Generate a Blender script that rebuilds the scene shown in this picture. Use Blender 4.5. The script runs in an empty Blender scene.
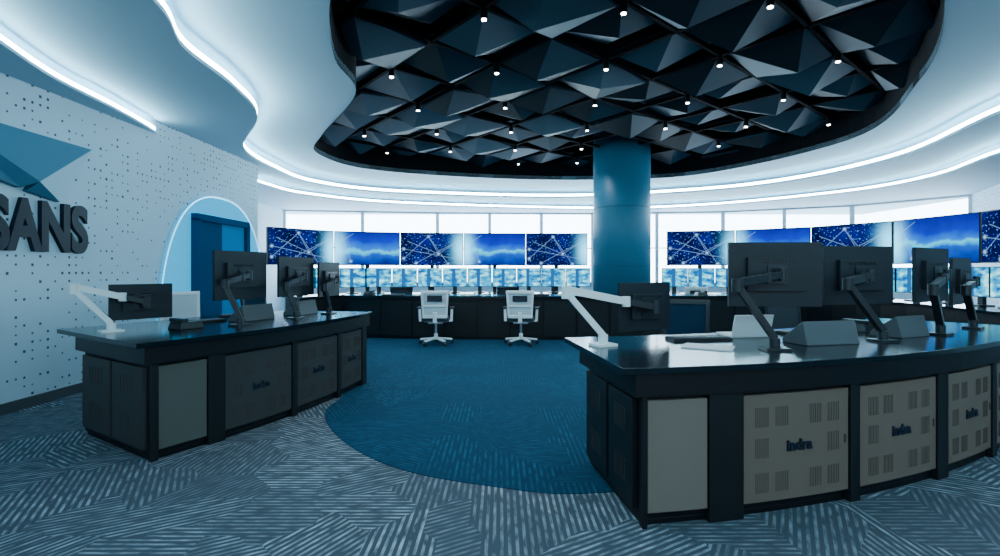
import bpy, bmesh, math, random
from mathutils import Vector, Matrix
random.seed(7)
D = math.radians
scene = bpy.context.scene
COL = scene.collection

# ------------------------------------------------------------------ materials
def mat(name, col, rough=0.5, metal=0.0, emit=None, es=0.0, spec=0.5):
    m = bpy.data.materials.new(name); m.use_nodes = True
    b = m.node_tree.nodes['Principled BSDF']
    b.inputs['Base Color'].default_value = (*col, 1)
    b.inputs['Roughness'].default_value = rough
    b.inputs['Metallic'].default_value = metal
    b.inputs['Specular IOR Level'].default_value = spec
    if emit:
        b.inputs['Emission Color'].default_value = (*emit, 1)
        b.inputs['Emission Strength'].default_value = es
    return m

class NT:
    def __init__(s, m):
        s.t = m.node_tree; s.b = s.t.nodes.get('Principled BSDF')
    def n(s, typ, **kw):
        nd = s.t.nodes.new(typ)
        for k, v in kw.items(): setattr(nd, k, v)
        return nd
    def l(s, a, b): s.t.links.new(a, b)
    def setin(s, sock, v):
        if isinstance(v, bpy.types.NodeSocket): s.l(v, sock)
        else: sock.default_value = v
    def m(s, op, a, b=0.0, c=0.0):
        nd = s.n('ShaderNodeMath', operation=op)
        s.setin(nd.inputs[0], a); s.setin(nd.inputs[1], b); s.setin(nd.inputs[2], c)
        return nd.outputs[0]
    def mix(s, f, a, b):
        nd = s.n('ShaderNodeMix', data_type='RGBA')
        s.setin(nd.inputs[0], f)
        s.setin(nd.inputs[6], a if isinstance(a, bpy.types.NodeSocket) else (*a, 1))
        s.setin(nd.inputs[7], b if isinstance(b, bpy.types.NodeSocket) else (*b, 1))
        return nd.outputs[2]

def carpet(name, dark, light, contrast=1.0):
    m = mat(name, dark, 0.95, spec=0.1); t = NT(m)
    pos = t.n('ShaderNodeNewGeometry').outputs['Position']
    vo = t.n('ShaderNodeTexVoronoi', voronoi_dimensions='2D', distance='MANHATTAN')
    vo.inputs['Scale'].default_value = 2.0
    t.l(pos, vo.inputs['Vector'])
    sc = t.n('ShaderNodeSeparateColor'); t.l(vo.outputs['Color'], sc.inputs[0])
    ang = t.m('MULTIPLY', t.m('FLOOR', t.m('MULTIPLY', sc.outputs[0], 6.0)), math.pi/6)
    vr = t.n('ShaderNodeVectorRotate', rotation_type='Z_AXIS')
    t.l(pos, vr.inputs['Vector']); t.l(ang, vr.inputs['Angle'])
    sx = t.n('ShaderNodeSeparateXYZ'); t.l(vr.outputs[0], sx.inputs[0])
    s = t.m('SINE', t.m('MULTIPLY', sx.outputs[0], 2*math.pi/0.038))
    line = t.m('GREATER_THAN', s, 0.2)
    cmb = t.n('ShaderNodeCombineXYZ')
    t.l(t.m('MULTIPLY', sx.outputs[0], 26.0), cmb.inputs[0]); t.l(t.m('MULTIPLY', sx.outputs[1], 8.0), cmb.inputs[1])
    nz = t.n('ShaderNodeTexNoise'); nz.inputs['Scale'].default_value = 1.0; t.l(cmb.outputs[0], nz.inputs['Vector'])
    brk = t.m('MULTIPLY', t.m('SUBTRACT', nz.outputs[0], 0.35), 2.8)
    cl = t.n('ShaderNodeClamp'); t.l(brk, cl.inputs[0])
    f = t.m('MULTIPLY', line, cl.outputs[0])
    tone = t.m('ADD', 0.30, t.m('MULTIPLY', sc.outputs[1], 0.70))
    f = t.m('MULTIPLY', t.m('MULTIPLY', f, tone), contrast)
    n2 = t.n('ShaderNodeTexNoise'); n2.inputs['Scale'].default_value = 160.0; t.l(pos, n2.inputs['Vector'])
    f = t.m('MULTIPLY', f, t.m('ADD', 0.2, t.m('MULTIPLY', n2.outputs[0], 1.6)))
    t.l(t.mix(f, dark, light), t.b.inputs['Base Color'])
    return m

def perforated(name, base, dot, axis=1):
    m = mat(name, base, 0.7, spec=0.2); t = NT(m)
    g = t.n('ShaderNodeNewGeometry')
    s = t.n('ShaderNodeSeparateXYZ'); t.l(g.outputs['Position'], s.inputs[0])
    u = t.m('DIVIDE', s.outputs[axis], 0.085); v = t.m('DIVIDE', s.outputs[2], 0.085)
    fu = t.m('ABSOLUTE', t.m('SUBTRACT', t.m('FRACT', u), 0.5)); fv = t.m('ABSOLUTE', t.m('SUBTRACT', t.m('FRACT', v), 0.5))
    c = t.n('ShaderNodeCombineXYZ'); t.l(t.m('FLOOR', u), c.inputs[0]); t.l(t.m('FLOOR', v), c.inputs[1])
    w = t.n('ShaderNodeTexWhiteNoise', noise_dimensions='2D'); t.l(c.outputs[0], w.inputs[0])
    nz = t.n('ShaderNodeTexNoise'); nz.inputs['Scale'].default_value = 0.06; nz.inputs['Detail'].default_value = 3
    t.l(c.outputs[0], nz.inputs['Vector'])
    thr = t.m('ADD', t.m('MULTIPLY', nz.outputs[0], 1.3), -0.28)
    on = t.m('LESS_THAN', w.outputs[0], thr)
    size = t.m('ADD', 0.09, t.m('MULTIPLY', w.outputs[0], 0.18))
    d = t.m('LESS_THAN', t.m('MAXIMUM', fu, fv), size)
    t.l(t.mix(t.m('MULTIPLY', d, on), base, dot), t.b.inputs['Base Color'])
    return m

def emissive_video(name, lower=False):
    m = mat(name, (0.0, 0.0, 0.0), 0.6, spec=0.0); t = NT(m)
    uv = t.n('ShaderNodeUVMap').outputs[0]
    s = t.n('ShaderNodeSeparateXYZ'); t.l(uv, s.inputs[0]); u, v = s.outputs[0], s.outputs[1]
    c = t.n('ShaderNodeCombineXYZ'); t.l(u, c.inputs[0]); t.l(t.m('MULTIPLY', v, 0.9), c.inputs[1])
    if lower:
        nz = t.n('ShaderNodeTexNoise'); nz.inputs['Scale'].default_value = 5; nz.inputs['Detail'].default_value = 6
        t.l(c.outputs[0], nz.inputs['Vector'])
        r = t.n('ShaderNodeValToRGB'); t.l(nz.outputs[0], r.inputs[0])
        e = r.color_ramp.elements
        e[0].position = 0.38; e[0].color = (0.0, 0.08, 0.30, 1); e[1].position = 0.68; e[1].color = (0.35, 1.0, 1, 1)
        k = e.new(0.52); k.color = (0.0, 0.36, 0.62, 1)
        col = r.outputs[0]
        bar = t.m('GREATER_THAN', t.m('FRACT', t.m('DIVIDE', u, 0.62)), 0.86)
        col = t.mix(bar, col, (0.01, 0.08, 0.25))
        t.l(col, t.b.inputs['Emission Color']); t.b.inputs['Emission Strength'].default_value = 2.4
        return m
    p = t.m('FRACT', t.m('DIVIDE', u, 3.3))
    nz = t.n('ShaderNodeTexNoise'); nz.inputs['Scale'].default_value = 22; nz.inputs['Detail'].default_value = 4
    t.l(c.outputs[0], nz.inputs['Vector'])
    stars = t.m('GREATER_THAN', nz.outputs[0], 0.62)
    nz2 = t.n('ShaderNodeTexNoise'); nz2.inputs['Scale'].default_value = 2.2; nz2.inputs['Detail'].default_value = 3
    t.l(c.outputs[0], nz2.inputs['Vector'])
    navy = t.mix(t.m('POWER', nz2.outputs[0], 3.0), (0.0, 0.001, 0.014), (0.0, 0.015, 0.55))
    navy = t.mix(t.m('MULTIPLY', stars, 0.55), navy, (0.15, 0.4, 1.0))
    segs = [((0.02,0.2),(0.22,0.9)), ((0.22,0.9),(0.30,0.35)), ((0.30,0.35),(0.05,0.75)), ((0.30,0.35),(0.48,0.8)), ((0.12,0.05),(0.48,0.8)), ((0.38,0.02),(0.22,0.9)), ((0.02,0.5),(0.5,0.15)),
            ((0.62,0.1),(0.55,0.9)), ((0.5,0.6),(0.64,0.95))]
    tot = None
    for a, b in segs:
        ax, ay, bx, by = a[0]*3.3, a[1]*0.9, b[0]*3.3, b[1]*0.9
        L = math.hypot(bx-ax, by-ay); dx, dy = (bx-ax)/L, (by-ay)/L
        X = t.m('SUBTRACT', t.m('MULTIPLY', p, 3.3), ax); Y = t.m('SUBTRACT', t.m('MULTIPLY', v, 0.9), ay)
        perp = t.m('ABSOLUTE', t.m('SUBTRACT', t.m('MULTIPLY', X, dy), t.m('MULTIPLY', Y, dx)))
        al = t.m('ADD', t.m('MULTIPLY', X, dx), t.m('MULTIPLY', Y, dy))
        glow = t.m('EXPONENT', t.m('MULTIPLY', t.m('MULTIPLY', perp, perp), -16000.0))
        on = t.m('MULTIPLY', glow, t.m('MULTIPLY', t.m('GREATER_THAN', al, 0.0), t.m('LESS_THAN', al, L)))
        dot = t.m('EXPONENT', t.m('MULTIPLY', t.m('ADD', t.m('MULTIPLY', X, X), t.m('MULTIPLY', Y, Y)), -900.0))
        on = t.m('MAXIMUM', t.m('MULTIPLY', on, 0.38), dot)
        tot = on if tot is None else t.m('MAXIMUM', tot, on)
    wob = t.m('ADD', v, t.m('MULTIPLY', t.m('SUBTRACT', nz2.outputs[0], 0.5), 0.5))
    r = t.n('ShaderNodeValToRGB'); t.l(wob, r.inputs[0]); e = r.color_ramp.elements
    e[0].position = 0.0; e[0].color = (0.0, 0.01, 0.18, 1); e[1].position = 1.0; e[1].color = (0.0, 0.008, 0.28, 1)
    for ps, cc in ((0.3, (0.0, 0.08, 0.55)), (0.44, (0.0, 0.65, 1.0)), (0.50, (0.0, 0.16, 0.75)), (0.72, (0.0, 0.02, 0.5))):
        k = e.new(ps); k.color = (*cc, 1)
    col = t.mix(t.m('GREATER_THAN', p, 0.5), navy, r.outputs[0])
    col = t.mix(t.m('MULTIPLY', tot, 0.9), col, (0.35, 0.65, 1.1))
    dx = t.m('MULTIPLY', t.m('SUBTRACT', p, 0.5), 10.0); dy = t.m('MULTIPLY', t.m('SUBTRACT', v, 0.45), 1.3)
    dd = t.m('ADD', t.m('MULTIPLY', dx, dx), t.m('MULTIPLY', dy, dy))
    burst = t.m('EXPONENT', t.m('MULTIPLY', dd, -2.2))
    burst = t.m('MULTIPLY', burst, t.m('ADD', 0.55, nz2.outputs[0]))
    cb = t.n('ShaderNodeClamp'); t.l(burst, cb.inputs[0])
    col = t.mix(cb.outputs[0], col, (0.25, 1.3, 2.0))
    t.l(col, t.b.inputs['Emission Color']); t.b.inputs['Emission Strength'].default_value = 1.8
    return m

M = {}
M['carpet'] = carpet('carpet_grey_hatched', (0.050, 0.064, 0.080), (0.34, 0.39, 0.44))
M['carpet_blue'] = carpet('carpet_blue_hatched', (0.004, 0.030, 0.062), (0.018, 0.088, 0.145), 1.0)
M['ceil'] = mat('ceiling_paint', (0.43, 0.59, 0.70), 0.7, spec=0.2)
M['led'] = mat('led_strip', (1, 1, 1), 0.5, emit=(0.48, 0.88, 1.0), es=62)
M['ledarch'] = mat('led_strip_cyan', (1, 1, 1), 0.5, emit=(0.12, 0.6, 1.0), es=3)
M['wall'] = perforated('wall_perforated', (0.50, 0.65, 0.74), (0.05, 0.09, 0.13), 1)
M['wallw'] = mat('wall_white', (0.50, 0.65, 0.74), 0.7, spec=0.2)
M['frame'] = mat('window_frame_paint', (0.55, 0.62, 0.68), 0.5)
M['black'] = mat('console_black', (0.003, 0.004, 0.006), 0.4, spec=0.25)
M['top'] = mat('console_top_black', (0.004, 0.009, 0.014), 0.16, spec=0.30)
M['post'] = mat('console_post', (0.005, 0.007, 0.009), 0.45, spec=0.25)
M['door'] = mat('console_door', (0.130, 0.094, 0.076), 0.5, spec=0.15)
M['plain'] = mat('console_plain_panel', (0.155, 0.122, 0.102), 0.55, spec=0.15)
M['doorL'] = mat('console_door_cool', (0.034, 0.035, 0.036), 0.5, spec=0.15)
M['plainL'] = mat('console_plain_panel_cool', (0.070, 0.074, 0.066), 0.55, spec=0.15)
M['slot'] = mat('vent_slot', (0.032, 0.025, 0.022), 0.8)
M['mon'] = mat('monitor_plastic', (0.005, 0.008, 0.012), 0.4, spec=0.3)
M['mon2'] = mat('monitor_rear_cover', (0.006, 0.010, 0.016), 0.45, spec=0.3)
M['scr'] = mat('screen_off', (0.003, 0.004, 0.006), 0.08)
M['armw'] = mat('arm_white', (0.72, 0.76, 0.78), 0.35)
M['armk'] = mat('arm_black', (0.010, 0.015, 0.021), 0.35, 0.3)
M['grey'] = mat('grey_plastic', (0.055, 0.065, 0.075), 0.5, spec=0.3)
M['white'] = mat('chair_white_plastic', (0.80, 0.84, 0.86), 0.4)
M['mesh'] = mat('chair_mesh', (0.60, 0.66, 0.70), 0.8)
M['fabric'] = mat('chair_fabric_dark', (0.015, 0.025, 0.035), 0.9)
M['fabricb'] = mat('chair_fabric_blue', (0.006, 0.022, 0.045), 0.9, spec=0.1)
M['col'] = mat('column_blue', (0.010, 0.12, 0.21), 0.5)
M['colj'] = mat('column_joint', (0.008, 0.05, 0.09), 0.5)
M['sign'] = mat('sign_navy', (0.005, 0.012, 0.024), 0.5, spec=0.2)
M['logo1'] = mat('logo_blue', (0.05, 0.18, 0.27), 0.5, spec=0.2)
M['logo2'] = mat('logo_pale_blue', (0.30, 0.48, 0.56), 0.5, spec=0.2)
M['logo3'] = mat('logo_deep_blue', (0.03, 0.12, 0.20), 0.5, spec=0.2)
M['arch'] = mat('arch_blue_panel_glow', (0.02, 0.30, 0.52), 0.8, emit=(0.01, 0.36, 0.62), es=1.1, spec=0.0)  # panel is no lamp; its emission stands in for the glow inside the arch
M['archd'] = mat('door_deep_blue', (0.004, 0.060, 0.14), 0.8, spec=0.0)
M['archm'] = mat('door_mid_blue', (0.01, 0.20, 0.42), 0.8, spec=0.0)
M['f1'] = mat('baffle_dark', (0.005, 0.011, 0.017), 0.6, spec=0.3)  # baffle tones carry light and shade in the facet colour
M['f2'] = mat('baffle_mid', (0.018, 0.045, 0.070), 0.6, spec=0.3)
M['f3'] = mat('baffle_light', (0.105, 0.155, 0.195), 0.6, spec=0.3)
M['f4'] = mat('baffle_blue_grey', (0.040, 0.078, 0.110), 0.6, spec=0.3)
M['plenum'] = mat('plenum_black', (0.002, 0.003, 0.005), 0.9, spec=0.1)
M['lamp'] = mat('downlight_lens', (1, 1, 1), 0.5, emit=(1.0, 0.97, 0.9), es=30)
M['video'] = emissive_video('video_wall_image')
M['video2'] = emissive_video('operator_display_image', True)
M['paper'] = mat('paper', (0.55, 0.60, 0.63), 0.8)
M['chrome'] = mat('brushed_metal', (0.45, 0.5, 0.55), 0.3, 0.9)

# ------------------------------------------------------------------ mesh builder
class MB:
    def __init__(s): s.v = []; s.f = []; s.m = []; s.ms = []; s.uv = {}
    def mi(s, k):
        if k not in s.ms: s.ms.append(k)
        return s.ms.index(k)
    def add(s, vs, fs, k):
        o = len(s.v); s.v += [Vector(v) for v in vs]
        for f in fs: s.f.append([o+i for i in f]); s.m.append(s.mi(k))
    def box(s, c, size, k, mat4=None, rz=0.0, taper=1.0):
        hx, hy, hz = size[0]/2, size[1]/2, size[2]/2
        vs = []
        for z, t in ((-hz, 1.0), (hz, taper)):
            vs += [(-hx*t, -hy*t, z), (hx*t, -hy*t, z), (hx*t, hy*t, z), (-hx*t, hy*t, z)]
        R = mat4 if mat4 is not None else Matrix.Rotation(rz, 4, 'Z')
        vs = [Vector(c) + (R @ Vector(v)) for v in vs]
        s.add(vs, [(0,3,2,1),(4,5,6,7),(0,1,5,4),(1,2,6,5),(2,3,7,6),(3,0,4,7)], k)
    def beam(s, a, b, w, h, k):
        a, b = Vector(a), Vector(b); d = b-a
        q = d.to_track_quat('Z', 'Y').to_matrix().to_4x4()
        s.box((a+b)/2, (w, h, d.length), k, q)
    def cyl(s, a, b, r, k, n=16, r2=None):
        a, b = Vector(a), Vector(b); d = b-a; r2 = r if r2 is None else r2
        q = d.to_track_quat('Z', 'Y').to_matrix()
        vs = []
        for i in range(n):
            t = 2*math.pi*i/n; e = Vector((math.cos(t), math.sin(t), 0))
            vs.append(a + q @ (e*r)); vs.append(b + q @ (e*r2))
        fs = [(2*i, 2*((i+1) % n), 2*((i+1) % n)+1, 2*i+1) for i in range(n)]
        fs.append([2*i for i in reversed(range(n))]); fs.append([2*i+1 for i in range(n)])
        s.add(vs, fs, k)
    def arc(s, c, r0, r1, a0, a1, z0, z1, k, n=32):
        vs = []
        for i in range(n+1):
            a = a0+(a1-a0)*i/n; ca, sa = math.cos(a), math.sin(a)
            vs += [(c[0]+r0*ca, c[1]+r0*sa, z0), (c[0]+r1*ca, c[1]+r1*sa, z0), (c[0]+r1*ca, c[1]+r1*sa, z1), (c[0]+r0*ca, c[1]+r0*sa, z1)]
        fs = [(0,1,2,3), (4*n+3, 4*n+2, 4*n+1, 4*n)]
        for i in range(n):
            o = 4*i
            for j in range(4): fs.append((o+j, o+4+j, o+4+(j+1) % 4, o+(j+1) % 4))
        s.add(vs, fs, k)
    def xform(s, Mx): s.v = [Mx @ v for v in s.v]; return s
    def finish(s, name, bevel=0.0, parent=None, smooth=False):
        me = bpy.data.meshes.new(name)
        me.from_pydata([tuple(v) for v in s.v], [], s.f)
        for k in s.ms: me.materials.append(M[k])
        for p, mi in zip(me.polygons, s.m): p.material_index = mi
        bm = bmesh.new(); bm.from_mesh(me); bmesh.ops.recalc_face_normals(bm, faces=bm.faces); bm.to_mesh(me); bm.free()
        if smooth:
            for p in me.polygons: p.use_smooth = len(p.vertices) <= 4
        ob = bpy.data.objects.new(name, me); COL.objects.link(ob)
        if bevel:
            b = ob.modifiers.new('bevel', 'BEVEL'); b.width = bevel; b.segments = 2; b.limit_method = 'ANGLE'; b.angle_limit = D(40)
        if parent: ob.parent = parent
        return ob

def spline(pts, closed=True, n=8):
    out = []; N = len(pts)
    rng = range(N) if closed else range(N-1)
    for i in rng:
        P = [Vector(pts[(i+j) % N] if closed else pts[max(0, min(N-1, i+j))]) for j in (-1, 0, 1, 2)]
        for k in range(n):
            t = k/n
            out.append(0.5*((2*P[1]) + (P[2]-P[0])*t + (2*P[0]-5*P[1]+4*P[2]-P[3])*t*t + (3*P[1]-P[0]-3*P[2]+P[3])*t**3))
    if not closed: out.append(Vector(pts[-1]))
    return out

def slab(name, loops, z0, z1, k):
    cu = bpy.data.curves.new(name, 'CURVE'); cu.dimensions = '2D'; cu.fill_mode = 'BOTH'
    for lp in loops:
        sp = cu.splines.new('POLY'); sp.points.add(len(lp)-1)
        for i, p in enumerate(lp): sp.points[i].co = (p[0], p[1], 0, 1)
        sp.use_cyclic_u = True
    cu.extrude = (z1-z0)/2
    tmp = bpy.data.objects.new('tmp', cu); COL.objects.link(tmp)
    dg = bpy.context.evaluated_depsgraph_get()
    me = bpy.data.meshes.new_from_object(tmp.evaluated_get(dg))
    bpy.data.objects.remove(tmp)
    me.materials.clear(); me.materials.append(M[k])
    for v in me.vertices: v.co.z += (z0+z1)/2
    ob = bpy.data.objects.new(name, me); COL.objects.link(ob)
    return ob

room = [(-4.65,-3),(-4.65,9.6),(-6.6,13),(-6.6,15.3),(-2,16),(3,16.2),(7,15.7),(10,14.2),(11.5,12.2),(10.3,10),(9.5,6),(9.3,-3)]
def in_poly(p, poly):
    c = False; n = len(poly)
    for i in range(n):
        a, b = poly[i], poly[(i+1) % n]
        if (a[1] > p[1]) != (b[1] > p[1]) and p[0] < (b[0]-a[0])*(p[1]-a[1])/(b[1]-a[1])+a[0]: c = not c
    return c
def ribbon(name, pts, z0, z1, k, clip=False):
    b = MB(); n = len(pts)
    for i in range(n):
        p, q = pts[i], pts[(i+1) % n]
        if clip and not (in_poly(p, room) and in_poly(q, room)): continue
        b.add([(p[0],p[1],z0),(q[0],q[1],z0),(q[0],q[1],z1),(p[0],p[1],z1)], [(0,1,2,3)], k)
    return b.finish(name)

# ------------------------------------------------------------------ room shell
fl = slab('floor', [[(-7,-3.2),(12,-3.2),(12,16.6),(-7,16.6)]], -0.1, 0.0, 'carpet')
inlay = spline([(0.55,3.02),(1.6,3.3),(3.2,4.3),(4.6,6.2),(5.2,8.5),(4.6,10.2),(1,10.3),(-2.5,10.3),(-3.2,9.2),(-2.6,7.2),(-1.75,5.6),(-1.66,4.75),(-1.28,4.0),(-0.7,3.4),(0,3.1)])
slab('carpet_inlay', [inlay], 0.0, 0.005, 'carpet_blue').parent = fl

B = spline([(-2.6,3.8),(-2.87,4.55),(-2.93,5.5),(-3.2,6.6),(-4.25,8.3),(-4.5,10.0),(-4.3,11.7),(-2.7,13.1),(1.7,13.9),(5.1,12.8),(6.65,11.2),(7.1,8.9),(6.4,6.4),(5.8,3.5),(5.0,0.5),(2.5,-1.5),(-0.5,-1.5),(-2.2,0.5),(-2.4,2.4)])
OV = spline([(-1.4,4.13),(-1.75,5.3),(-1.85,6.4),(-2.95,8.3),(-3.5,9.6),(-2.9,11.1),(-0.5,12.1),(2.2,12.4),(4.65,11.7),(6.0,8.6),(4.95,5.9),(3.65,4.1),(2.2,2.8),(0.6,2.4),(-0.8,3.0)])
Cc = spline([(-4.05,4.05),(-4.3,4.85),(-4.42,5.75),(-4.62,6.7),(-4.9,7.4),(-5.1,9),(-5.1,11),(-4.7,12.4),(-2.7,14.0),(2.8,15.2),(5.9,14.4),(8.2,12.0),(8.6,10),(7.9,7.9),(7.2,5),(6.8,1),(6,-2.2),(-3.0,-2.2),(-3.3,1),(-3.65,3.0)])
big = [(-7,-3.2),(12,-3.2),(12,16.6),(-7,16.6)]
slab('ceiling', [big, OV], 3.60, 3.68, 'ceil')
slab('ceiling_cove_tier', [big, B], 3.36, 3.40, 'ceil')
slab('ceiling_perimeter_soffit', [big, Cc], 3.19, 3.22, 'ceil')
ribbon('led_strip_light', B, 3.402, 3.458, 'led', True)
ribbon('led_strip_light', Cc, 3.222, 3.265, 'led', True)
ribbon('trim_recess_rim', OV, 3.59, 4.6, 'plenum')
slab('ceiling_recess_top', [[(-5,0),(8,0),(8,14),(-5,14)]], 4.6, 4.65, 'plenum')

def wall(name, p, q, z0, z1, k, th=0.15):
    p, q = Vector((*p, 0)), Vector((*q, 0)); d = (q-p).normalized(); nrm = Vector((-d.y, d.x, 0))
    b = MB()
    vs = [p, q, q+nrm*th, p+nrm*th]
    vs = [Vector((v.x, v.y, z0)) for v in vs]+[Vector((v.x, v.y, z1)) for v in vs]
    b.add(vs, [(0,3,2,1),(4,5,6,7),(0,1,5,4),(1,2,6,5),(2,3,7,6),(3,0,4,7)], k)
    return b.finish(name)
wall('wall_left', room[0], room[1], 0, 3.60, 'wall')
wall('wall_left_return', room[1], room[2], 0, 3.60, 'wallw')
wall('wall_left_end', room[2], room[3], 0, 3.60, 'wallw')
wall('wall_right', room[10], room[11], 0, 3.60, 'wall')
wall('wall_right_middle', room[9], room[10], 0, 3.60, 'wall')
wall('wall_right_end', room[8], room[9], 0, 3.60, 'wall')
for i in range(3, 8):
    wall('wall_back' if i == 3 else 'wall_back_%d' % i, room[i], room[i+1], 0, 0.9, 'wallw')
    p, q = Vector((*room[i], 0)), Vector((*room[i+1], 0)); L = (q-p).length; d = (q-p)/L
    n = max(1, round(L/1.9)); rz = math.atan2(d.y, d.x)
    b = MB()
    for j in range(n+1):
        c = p+d*(L*j/n); b.box((c.x, c.y, 2.05), (0.10, 0.10, 2.3), 'frame', rz=rz)
    mid = (p+q)/2
    for z, h in ((0.93, 0.06), (3.18, 0.08), (2.05, 0.03)):
        b.box((mid.x, mid.y, z), (L, 0.08, h), 'frame', rz=rz)
    b.finish('window_%d' % (i-2))
wb = MB(); wb.box((-4.635, 3.3, 0.05), (0.03, 12.5, 0.10), 'grey'); wb.finish('baseboard_left')

# arch with door on the left wall
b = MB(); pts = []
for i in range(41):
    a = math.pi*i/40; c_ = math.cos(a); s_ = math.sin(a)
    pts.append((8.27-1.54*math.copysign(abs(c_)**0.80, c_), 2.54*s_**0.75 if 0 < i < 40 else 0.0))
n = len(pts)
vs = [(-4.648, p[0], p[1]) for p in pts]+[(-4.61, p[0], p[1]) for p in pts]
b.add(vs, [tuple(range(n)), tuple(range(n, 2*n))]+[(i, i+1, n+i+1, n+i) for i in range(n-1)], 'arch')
inn = [(8.27+(p[0]-8.27)*0.988, p[1]*0.992) for p in pts]
for i in range(n-1):
    b.add([(-4.605,*pts[i]),(-4.605,*pts[i+1]),(-4.605,*inn[i+1]),(-4.605,*inn[i])], [(0,1,2,3)], 'ledarch')
b.box((-4.56, 7.52, 1.06), (0.10, 0.12, 2.12), 'archd'); b.box((-4.56, 8.98, 1.06), (0.10, 0.10, 2.12), 'archd')
b.box((-4.56, 8.24, 2.15), (0.10, 1.56, 0.10), 'archd')
b.box((-4.585, 7.88, 1.05), (0.05, 0.64, 2.10), 'archd')
b.box((-4.585, 8.56, 1.05), (0.05, 0.70, 2.10), 'archm')
b.cyl((-4.54, 8.16, 0.9), (-4.54, 8.16, 1.3), 0.014, 'chrome')
b.finish('door_1')

# sign on left wall
def txt(name, s, size, ext, k, loc, rot, scl=(1,1,1), off=0.0, parent=None, align='LEFT'):
    cu = bpy.data.curves.new(name, 'FONT'); cu.body = s; cu.size = size; cu.extrude = ext; cu.offset = off; cu.align_x = align
    tmp = bpy.data.objects.new('tmp', cu); COL.objects.link(tmp)
    dg = bpy.context.evaluated_depsgraph_get(); me = bpy.data.meshes.new_from_object(tmp.evaluated_get(dg)); bpy.data.objects.remove(tmp)
    me.materials.clear(); me.materials.append(M[k])
    ob = bpy.data.objects.new(name, me); COL.objects.link(ob)
    ob.location = loc; ob.rotation_euler = rot; ob.scale = scl
    if parent: ob.parent = parent
    return ob
txt('wall_sign_letters', 'SANS', 0.68, 0.022, 'sign', (-4.625, 4.48, 1.56), (D(90), 0, D(90)), (0.69, 1, 1), off=0.026)
b = MB()
def facet(pts, k, xo):
    n = len(pts)
    b.add([(-4.645, p[0], p[1]) for p in pts]+[(-4.645+xo[i], p[0], p[1]) for i, p in enumerate(pts)],
          [tuple(range(n)), tuple(range(n, 2*n))]+[(i, (i+1) % n, n+(i+1) % n, n+i) for i in range(n)], k)
facet([(3.95,2.70),(5.62,2.70),(4.92,2.22)], 'logo1', (0.06,0.06,0.12))
facet([(5.62,2.70),(4.92,2.22),(5.22,2.06)], 'logo2', (0.06,0.12,0.05))
facet([(3.95,2.70),(4.92,2.22),(4.78,2.14),(4.5,2.2)], 'logo3', (0.06,0.12,0.06,0.05))
facet([(4.92,2.22),(5.22,2.06),(4.86,2.12)], 'logo3', (0.12,0.05,0.05))
b.finish('wall_logo')

# ------------------------------------------------------------------ column
b = MB(); cx, cy = 2.70, 11.1
b.cyl((cx,cy,0), (cx,cy,4.6), 0.62, 'col', 64)
for z in (1.45, 2.7): b.cyl((cx,cy,z), (cx,cy,z+0.012), 0.624, 'colj', 64)
b.finish('round_column', smooth=True)

# ------------------------------------------------------------------ ceiling baffles : square grid of inverted pyramids between black rails
b = MB(); cs = 0.98; th = D(40); R2 = Matrix.Rotation(th, 2); O = Vector((1.4, 7))
ovs = [tuple(p) for p in OV]
for i in range(-12, 13):
    for j in range(-12, 13):
        c = R2 @ Vector((i*cs, j*cs)) + O
        if not (-4.5 < c.x < 7.0 and 1.6 < c.y < 13.3): continue
        if (c-Vector((cx, cy))).length < 1.25: continue
        z = 4.00; par = (i+j) % 2; s = cs*0.45
        cor = [(-1,-1),(1,-1),(1,1),(-1,1)]
        apx = (random.choice((-0.42, -0.25, 0.25, 0.42)), random.choice((-0.35, 0.1, 0.35)))
        P = [R2 @ Vector(q)*s for q in cor]; ap = R2 @ Vector(apx)*s
        dz = random.choice((0.0, 0.06, 0.12)); tl = random.choice((-0.05, 0.05, 0.0))
        zz = [z+dz+tl*q[0] for q in cor]
        vs = [(c.x+q.x, c.y+q.y, zq) for q, zq in zip(P, zz)]+[(c.x+ap.x, c.y+ap.y, z+dz-random.uniform(0.18, 0.26))]
        vs += [(x, y, zq+0.03) for x, y, zq in vs[:4]]
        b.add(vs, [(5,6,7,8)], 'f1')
        ks = random.choice((('f3','f2','f1','f4'), ('f4','f3','f1','f2'), ('f2','f3','f2','f1'), ('f4','f1','f3','f1')))  # lit and shaded facet tones put into colour so tiles read as pyramids
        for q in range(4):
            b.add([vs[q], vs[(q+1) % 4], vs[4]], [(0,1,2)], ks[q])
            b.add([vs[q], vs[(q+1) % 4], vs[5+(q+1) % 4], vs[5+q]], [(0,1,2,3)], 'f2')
for i in range(-12, 13):
    for ax in (0, 1):
        p0 = Vector(((i+0.5)*cs, -7)) if ax == 0 else Vector((-7, (i+0.5)*cs))
        p1 = Vector(((i+0.5)*cs, 7)) if ax == 0 else Vector((7, (i+0.5)*cs))
        p0 = R2 @ p0 + O; p1 = R2 @ p1 + O
        b.beam((p0.x, p0.y, 4.02), (p1.x, p1.y, 4.02), 0.045, 0.06, 'plenum')
b.finish('ceiling_baffle_array')
spots = []
for i in range(-12, 13):
    for j in range(-12, 13):
        if (i+j) % 2: continue
        p = R2 @ Vector(((i+0.5)*cs, (j+0.5)*cs)) + O
        if in_poly(p, ovs) and all(in_poly(p+Vector(d)*0.25, ovs) for d in ((1,0),(-1,0),(0,1),(0,-1))) and (p-Vector((cx,cy))).length > 0.9: spots.append((p.x, p.y))
b = MB()
for x, y in spots:
    b.cyl((x,y,3.88), (x,y,4.0), 0.038, 'black', 14); b.cyl((x,y,3.872), (x,y,3.88), 0.026, 'lamp', 14)
b.finish('recessed_downlights')
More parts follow.
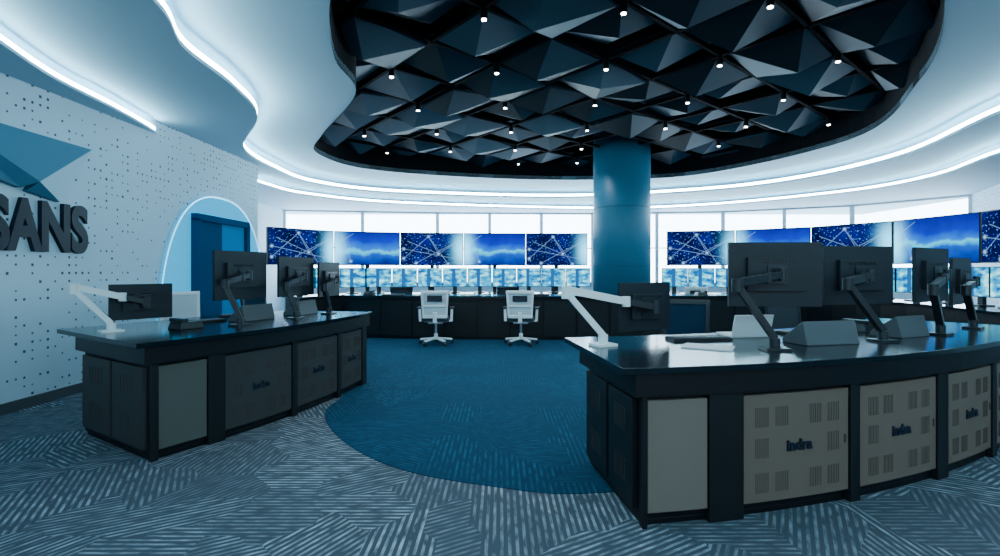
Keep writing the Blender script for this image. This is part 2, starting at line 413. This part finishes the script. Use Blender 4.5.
for i, (x, y) in enumerate(spots):
    l = bpy.data.lights.new('downlight_beam', 'SPOT'); l.energy = 1900/len(spots); l.color = (0.80, 0.93, 1.0); l.spot_size = D(110); l.spot_blend = 0.8; l.shadow_soft_size = 0.06
    o = bpy.data.objects.new('downlight_beam', l); COL.objects.link(o); o.location = (x, y, 3.86)

# ------------------------------------------------------------------ consoles
def console(name, c, R, a0, s_end, doors, plains, dk, pk, tip, deep, endmat, bd=0.82):
    b = MB(); a1 = a0+s_end/R; A = lambda s: a0+s/R
    b.arc(c, R-bd, R-0.03, a0+0.01/R, a1, 0.03, 0.70, 'black')
    b.arc(c, R-bd+0.02, R-0.03, a0+0.02/R, a1-0.04/R, 0.0, 0.03, 'black')
    b.arc(c, R-bd-0.08, R+0.03, a0-0.04/R, a1+0.04/R, 0.69, 0.815, 'black')
    b.arc(c, R-deep, R+0.06, a0-tip/R, a1+0.06/R, 0.815, 0.85, 'top')
    def panel(s0, s1, k, vent):
        b.arc(c, R-0.03, R+0.002, A(s0), A(s1), 0.075, 0.665, k, 10)
        if vent:
            for g in (0.16, 0.34, 0.66, 0.84):
                for zc in (0.18, 0.37, 0.54):
                    for q in range(-3, 4):
                        ss = s0+(s1-s0)*g+q*0.013
                        if abs(zc-0.37) < .01 and 0.3 < g < 0.7: continue
                        b.arc(c, R, R+0.004, A(ss-0.002), A(ss+0.002), zc-0.055, zc+0.055, 'slot', 1)
            b.arc(c, R, R+0.006, A(s1-0.035), A(s1-0.02), 0.35, 0.40, 'slot', 1)
    for s0, s1 in doors: panel(s0, s1, dk, True)
    for s0, s1 in plains: panel(s0, s1, pk, False)
    edges = sorted([e for d in doors+plains for e in d])
    for s0, s1 in zip([0]+edges[1::2], edges[0::2]+[s_end]):
        if s1-s0 > 0.015: b.arc(c, R-0.03, R+0.012, A(s0+0.006), A(s1-0.006), 0.0, 0.69, 'post', 4)
    for ang, sg in ((a0, -1), (a1, 1)):
        e = Vector((math.cos(ang), math.sin(ang), 0)); t = Vector((-e.y, e.x, 0))*sg
        for r0, r1 in ((R-bd+0.03, R-bd/2-0.02), (R-bd/2+0.02, R-0.06)):
            pc = Vector((*c, 0))+e*((r0+r1)/2)+t*0.004; pc.z = 0.37
            b.box(pc, (r1-r0, 0.03, 0.58), endmat, rz=math.atan2(e.y, e.x))
            for q in range(5):
                pv = Vector((*c, 0))+e*(r0+(r1-r0)*(0.3+0.1*q))+t*0.02; pv.z = 0.52
                b.box(pv, (0.006, 0.004, 0.13), 'slot', rz=math.atan2(e.y, e.x))
                pv.z = 0.24; b.box(pv, (0.006, 0.004, 0.13), 'slot', rz=math.atan2(e.y, e.x))
    ob = b.finish(name, 0.003)
    for s0, s1 in doors:
        sm = A((s0+s1)/2)
        txt('door_lettering', 'indra', 0.085, 0.004, 'sign', (c[0]+(R+0.006)*math.cos(sm), c[1]+(R+0.006)*math.sin(sm), 0.345), (D(90), 0, sm+D(90)), off=0.003, parent=ob, align='CENTER')
    return ob
RC, RR_ = (-0.31, 10.04), 7.5
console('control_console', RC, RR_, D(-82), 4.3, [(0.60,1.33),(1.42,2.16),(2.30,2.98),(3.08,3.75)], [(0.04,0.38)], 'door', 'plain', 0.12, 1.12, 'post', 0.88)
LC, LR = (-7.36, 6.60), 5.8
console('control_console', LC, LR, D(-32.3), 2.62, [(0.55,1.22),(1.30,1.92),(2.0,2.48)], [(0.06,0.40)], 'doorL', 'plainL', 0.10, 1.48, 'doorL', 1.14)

# far console
b = MB()
FC, FR = (0.9, 34.0), 24.4
b.arc(FC, FR-0.68, FR-0.03, D(-99.3), D(-79.5), 0.03, 0.80, 'black', 48)
b.arc(FC, FR-0.70, FR+0.04, D(-99.4), D(-79.4), 0.80, 0.85, 'top', 48)
b.arc(FC, FR-0.66, FR-0.06, D(-99.2), D(-79.6), 0.0, 0.03, 'black', 48)
for i in range(13):
    a = D(-99.1+i*1.5); b.arc(FC, FR-0.03, FR-0.015, a, a+D(1.38), 0.07, 0.74, 'post', 4)
b.finish('long_control_desk', 0.003)

# ------------------------------------------------------------------ video wall
def path_sample(pts):
    P = spline([Vector((*p, 0)) for p in pts], False, 14); L = [0]
    for i in range(1, len(P)): L.append(L[-1]+(P[i]-P[i-1]).length)
    def at(s):
        s = max(0, min(L[-1], s))
        for i in range(1, len(P)):
            if s <= L[i]: return P[i-1].lerp(P[i], (s-L[i-1])/max(1e-6, L[i]-L[i-1]))
        return P[-1]
    return at, L[-1]
def screens(name, pts, pw, gap, z0, z1, vk, phase, frame=0.02, stand=None):
    at, L = path_sample(pts); n = int(L//pw); b = MB()
    me_v, me_f, uvl = [], [], []
    for i in range(n):
        p, q = at(i*pw), at(i*pw+pw); d = (q-p).normalized(); nrm = Vector((d.y, -d.x, 0))
        p = p+d*gap; q = q-d*gap
        mid = (p+q)/2; w = (q-p).length
        b.box((mid.x-nrm.x*0.05, mid.y-nrm.y*0.05, (z0+z1)/2), (w, 0.09, z1-z0), 'mon', rz=math.atan2(d.y, d.x))
        p2, q2 = p+d*frame+nrm*0.002, q-d*frame+nrm*0.002
        o = len(me_v); me_v += [(p2.x,p2.y,z0+frame),(q2.x,q2.y,z0+frame),(q2.x,q2.y,z1-frame),(p2.x,p2.y,z1-frame)]
        me_f.append((o,o+1,o+2,o+3)); u0 = i*pw+phase; uvl += [(u0,0),(u0+pw,0),(u0+pw,1),(u0,1)]
        if stand is not None:
            b.box((mid.x-nrm.x*0.12, mid.y-nrm.y*0.12, (stand+z0)/2+0.1), (0.10, 0.06, z0-stand+0.2), 'armk', rz=math.atan2(d.y, d.x))
            b.box((mid.x-nrm.x*0.10, mid.y-nrm.y*0.10, stand+0.011), (0.26, 0.22, 0.02), 'armk', rz=math.atan2(d.y, d.x))
    ob = b.finish(name)
    me = bpy.data.meshes.new(name+'_image'); me.from_pydata(me_v, [], me_f); me.materials.append(M[vk])
    uv = me.uv_layers.new()
    for i, l in enumerate(me.loops): uv.data[i].uv = uvl[l.vertex_index]
    o2 = bpy.data.objects.new('image_surface', me); COL.objects.link(o2); o2.parent = ob
    return ob
VL = [(-5.25,11.3),(-4.2,12.5),(-2.2,13.1),(0.3,13.3),(2.9,13.3)]
VR = [(4.35,13.05),(6.3,12.5),(7.6,11.3),(8.2,9.8),(8.3,8.2),(8.0,6.6)]
screens('video_wall', VL, 1.65, 0.006, 1.47, 2.33, 'video', 0.0, stand=0)
screens('video_wall', VR, 1.65, 0.006, 1.47, 2.36, 'video', 0.0, stand=0)
def inset(pts, k):
    return [tuple(Vector(p)+(Vector((1.5,7.5))-Vector(p)).normalized()*k) for p in pts]
for pts in (VL, VR):
    at, L = path_sample(inset(pts, 0.85)); b = MB(); n = 14
    for i in range(n):
        p, q = at(L*i/n), at(L*(i+1)/n); d = (q-p); mid = (p+q)/2
        b.box((mid.x, mid.y, 0.76), (d.length+0.03, 0.85, 0.04), 'top', rz=math.atan2(d.y, d.x))
        b.box((mid.x, mid.y, 0.37), (d.length+0.02, 0.55, 0.74), 'black', rz=math.atan2(d.y, d.x))
    desk = b.finish('operator_display_desk')
    screens('display_row', inset(pts, 0.75), 0.62, 0.008, 0.93, 1.40, 'video2', 0.3, 0.012, stand=0.78).parent = desk

# ------------------------------------------------------------------ monitor on arm
def monitor_arm(base, elbow, vesa, yaw, w, h, ak, z0=0.85):
    b = MB(); base = Vector((*base, z0)); elbow = Vector(elbow); vesa = Vector(vesa)
    f = Vector((math.cos(yaw), math.sin(yaw), 0)); rz = yaw-math.pi/2
    k2 = 'armk'
    b.box(base+Vector((0,0,0.008)), (0.15, 0.12, 0.016), ak, rz=rz)
    b.cyl(base+Vector((0,0,0.016)), base+Vector((0,0,0.075)), 0.032, ak)
    st = base+Vector((0,0,0.07))
    b.beam(st, elbow, 0.050, 0.040, ak)
    b.cyl(elbow-Vector((0,0,0.04)), elbow+Vector((0,0,0.045)), 0.034, ak)
    wrist = vesa-f*0.10
    e2 = elbow+Vector((0,0,0.02)); md = e2.lerp(wrist, 0.66)
    b.beam(e2, md, 0.045, 0.050, ak); b.beam(md, wrist, 0.036, 0.042, k2)
    b.cyl(md-Vector((0,0,0.035)), md+Vector((0,0,0.035)), 0.028, ak)
    b.cyl(wrist-Vector((0,0,0.045)), wrist+Vector((0,0,0.045)), 0.026, k2)
    b.beam(wrist, vesa-f*0.03, 0.035, 0.035, k2)
    b.cyl(st+Vector((0.02,0.02,0)), elbow+Vector((0.03,0.02,-0.03)), 0.006, 'mon', 8)
    b.box(vesa-f*0.036, (0.13, 0.012, 0.13), k2, rz=rz)
    b.box(vesa-f*0.018, (w*0.62, 0.03, h*0.52), 'mon2', rz=rz)
    b.box(vesa+f*0.008, (w, 0.026, h), 'mon2', rz=rz)
    b.box(vesa+f*0.022, (w-0.016, 0.003, h-0.02), 'scr', rz=rz)
    for q in range(-5, 6):
        c = vesa-f*0.0345+Vector((math.cos(rz), math.sin(rz), 0))*q*0.022; c.z += h*0.2
        b.box(c, (0.010, 0.003, 0.02), 'scr', rz=rz)
    return b.finish('monitor_on_arm', 0.004)
monitor_arm((1.72,3.13), (1.50,3.16,1.25), (1.88,3.42,1.32), D(87), 0.62, 0.44, 'armk')
monitor_arm((2.68,3.50), (2.42,3.48,1.25), (2.71,3.78,1.31), D(101), 0.62, 0.44, 'armk')
monitor_arm((3.40,3.86), (3.24,3.74,1.20), (3.56,4.12,1.31), D(120), 0.62, 0.44, 'armk')
monitor_arm((4.05,4.28), (3.86,4.14,1.18), (4.20,4.55,1.25), D(126), 0.62, 0.42, 'armk')
monitor_arm((0.68,3.30), (0.44,3.30,1.20), (1.04,3.58,1.09), D(116), 0.46, 0.34, 'armw')
monitor_arm((-3.14,4.04), (-3.34,3.92,1.20), (-3.08,4.30,1.08), D(142), 0.46, 0.30, 'armw')
monitor_arm((-2.34,4.50), (-2.45,4.45,1.22), (-2.48,4.80,1.30), D(160), 0.60, 0.46, 'armk')
monitor_arm((-2.10,5.15), (-2.18,5.10,1.18), (-2.20,5.42,1.28), D(165), 0.58, 0.42, 'armk')
monitor_arm((-1.95,5.70), (-1.98,5.64,1.15), (-2.02,5.92,1.24), D(172), 0.50, 0.40, 'armk')

def doc_holder(x, y, yaw, w):
    b = MB()
    Mx = Matrix.Translation((x, y, 0.85)) @ Matrix.Rotation(yaw, 4, 'Z')
    vs = [(-w/2,-0.10,0),(w/2,-0.10,0),(w/2,0.12,0),(-w/2,0.12,0),(-w/2,-0.06,0.16),(w/2,-0.06,0.16),(w/2,0.12,0.03),(-w/2,0.12,0.03)]
    b.add(vs, [(0,3,2,1),(4,5,6,7),(0,1,5,4),(1,2,6,5),(2,3,7,6),(3,0,4,7)], 'grey')
    b.xform(Mx); b.finish('desk_equipment_box', 0.006)
doc_holder(2.20, 3.42, D(12), 0.42); doc_holder(3.05, 3.80, D(24), 0.36)
doc_holder(-2.48, 5.02, D(70), 0.38); doc_holder(-2.25, 5.68, D(78), 0.34)
def keyboard(x, y, yaw, z=0.85, k='mon'):
    b = MB(); b.box((0,0,0.009), (0.44,0.14,0.018), k)
    for r in range(4):
        for q in range(14): b.box((-0.2+q*0.0305, -0.048+r*0.032, 0.021), (0.025,0.026,0.008), 'grey')
    b.xform(Matrix.Translation((x,y,z)) @ Matrix.Rotation(yaw, 4, 'Z')); b.finish('keyboard')
keyboard(1.42,3.58,D(8)); keyboard(2.4,3.95,D(15)); keyboard(-2.85,4.75,D(62)); keyboard(-2.85,5.5,D(70))
def paper(x, y, yaw, z=0.85):
    b = MB(); b.box((x,y,z+0.004), (0.21,0.30,0.008), 'paper', rz=yaw); b.finish('notepad')
paper(1.34,3.22,D(60)); paper(-0.6,9.95,D(85)); paper(1.3,10.0,D(80)); paper(-1.6,10.0,D(95))
def phone(x, y, yaw, z=0.85):
    b = MB(); b.box((0,0,0.03), (0.20,0.20,0.06), 'mon', taper=0.85); b.box((-0.06,0,0.075), (0.05,0.21,0.03), 'armk')
    b.box((0.035,0.03,0.063), (0.09,0.05,0.008), 'grey')
    b.xform(Matrix.Translation((x,y,z)) @ Matrix.Rotation(yaw, 4, 'Z')); b.finish('desk_phone', 0.004)
for x in (-2.6,-1.1,0.2,1.75,4.0): phone(x, 9.95, D(180))
phone(-2.70,4.30,D(60)); phone(3.0,4.15,D(20))
for x in (-2.1, 0.75): keyboard(x, 9.85, D(180))

b = MB(); b.box((0,0,0.01), (0.30,0.22,0.018), 'paper')
b.box((0,-0.13,0.09), (0.30,0.012,0.17), 'paper', mat4=Matrix.Rotation(D(16), 4, 'X'))
b.xform(Matrix.Translation((1.84,3.80,0.85)) @ Matrix.Rotation(D(6), 4, 'Z')); b.finish('laptop', 0.004)

# ------------------------------------------------------------------ chairs
def chair(x, y, yaw, fk, ck, bk, name='office_chair', top=0.0, fz=0.005):
    b = MB()
    for i in range(5):
        a = 2*math.pi*i/5+0.3; e = Vector((math.cos(a), math.sin(a), 0))
        b.beam(e*0.04+Vector((0,0,0.115)), e*0.30+Vector((0,0,0.085)), 0.045, 0.03, fk)
        c = e*0.30; b.cyl(c+Vector((0,0,0.055)), c+Vector((0,0,0.085)), 0.012, 'armk', 8)
        t = Vector((-e.y, e.x, 0)); b.cyl(c-t*0.024+Vector((0,0,0.03)), c+t*0.024+Vector((0,0,0.03)), 0.03, 'armk', 14)
    b.cyl((0,0,0.09), (0,0,0.20), 0.035, fk); b.cyl((0,0,0.2), (0,0,0.40), 0.02, 'chrome')
    b.box((0,0,0.41), (0.26,0.24,0.05), fk)
    b.box((0,0.02,0.465), (0.49,0.47,0.07), ck, taper=0.93)
    tilt = Matrix.Translation((0,-0.235,0.50)) @ Matrix.Rotation(D(8), 4, 'X')
    bb = MB(); H = 0.46+top
    for sx in (-1, 1): bb.beam((sx*0.20,0,0.0), (sx*0.225,0,H), 0.040, 0.035, fk)
    bb.box((0,0,H), (0.49,0.035,0.05), fk); bb.box((0,0,0.02), (0.43,0.035,0.05), fk)
    bb.box((0,0.006,(0.02+H)/2), (0.42,0.012,H-0.03), bk)
    bb.box((0,-0.012,H*0.46), (0.44,0.016,0.03), fk)
    bb.box((0,-0.02,H-0.11), (0.26,0.02,0.11), 'fabric')
    bb.xform(tilt)
    for k in bb.ms: b.mi(k)
    o = len(b.v); b.v += bb.v
    for f, m_ in zip(bb.f, bb.m): b.f.append([o+i for i in f]); b.m.append(b.mi(bb.ms[m_]))
    b.beam((0,-0.08,0.41), (0,-0.25,0.43), 0.07, 0.035, fk); b.beam((0,-0.25,0.42), (0,-0.275,0.60), 0.07, 0.03, fk)
    for sx in (-1, 1):
        b.beam((sx*0.14,-0.02,0.42), (sx*0.28,-0.02,0.43), 0.04, 0.03, fk)
        b.beam((sx*0.28,-0.02,0.42), (sx*0.29,-0.02,0.64), 0.03, 0.045, fk)
        b.box((sx*0.29,0.03,0.66), (0.075,0.25,0.03), 'fabric')
    b.xform(Matrix.Translation((x,y,fz)) @ Matrix.Rotation(yaw, 4, 'Z'))
    return b.finish(name, 0.008)
chair(-1.16, 9.05, D(3), 'white', 'fabric', 'mesh'); chair(0.38, 9.05, D(-6), 'white', 'fabric', 'mesh')
chair(1.85, 4.85, D(170), 'armk', 'fabric', 'fabricb', top=0.06); chair(3.4, 5.6, D(195), 'armk', 'fabric', 'fabric')
chair(-3.75, 6.05, D(235), 'white', 'fabric', 'mesh', top=0.1, fz=0.0); chair(-3.3, 7.2, D(255), 'armk', 'fabric', 'fabricb', fz=0.0)
chair(0.15, 11.25, D(5), 'armk', 'fabric', 'fabric', fz=0); chair(-2.2, 11.2, D(10), 'armk', 'fabric', 'fabric', fz=0); chair(4.4, 11.3, D(-15), 'white', 'fabric', 'mesh', fz=0)

# ------------------------------------------------------------------ sky light at the windows, plus added fill through the open rear
w = bpy.data.worlds.new('sky'); scene.world = w; w.use_nodes = True
nt = w.node_tree; bg = nt.nodes['Background']
tc = nt.nodes.new('ShaderNodeTexCoord'); sp = nt.nodes.new('ShaderNodeSeparateXYZ'); nt.links.new(tc.outputs['Generated'], sp.inputs[0])
mr = nt.nodes.new('ShaderNodeMapRange'); nt.links.new(sp.outputs[1], mr.inputs[0])
mr.inputs[1].default_value = -0.3; mr.inputs[2].default_value = 0.5; mr.inputs[3].default_value = 1.35; mr.inputs[4].default_value = 14.0
nt.links.new(mr.outputs[0], bg.inputs[1]); bg.inputs[0].default_value = (0.62, 0.84, 1.0, 1)

# ------------------------------------------------------------------ camera
cam = bpy.data.cameras.new('camera'); co = bpy.data.objects.new('camera', cam); COL.objects.link(co)
co.location = (0, 0, 1.35); co.rotation_euler = (D(90), 0, 0)
cam.sensor_width = 36; cam.lens = 18.0; cam.shift_y = -0.008; cam.clip_start = 0.05
scene.camera = co
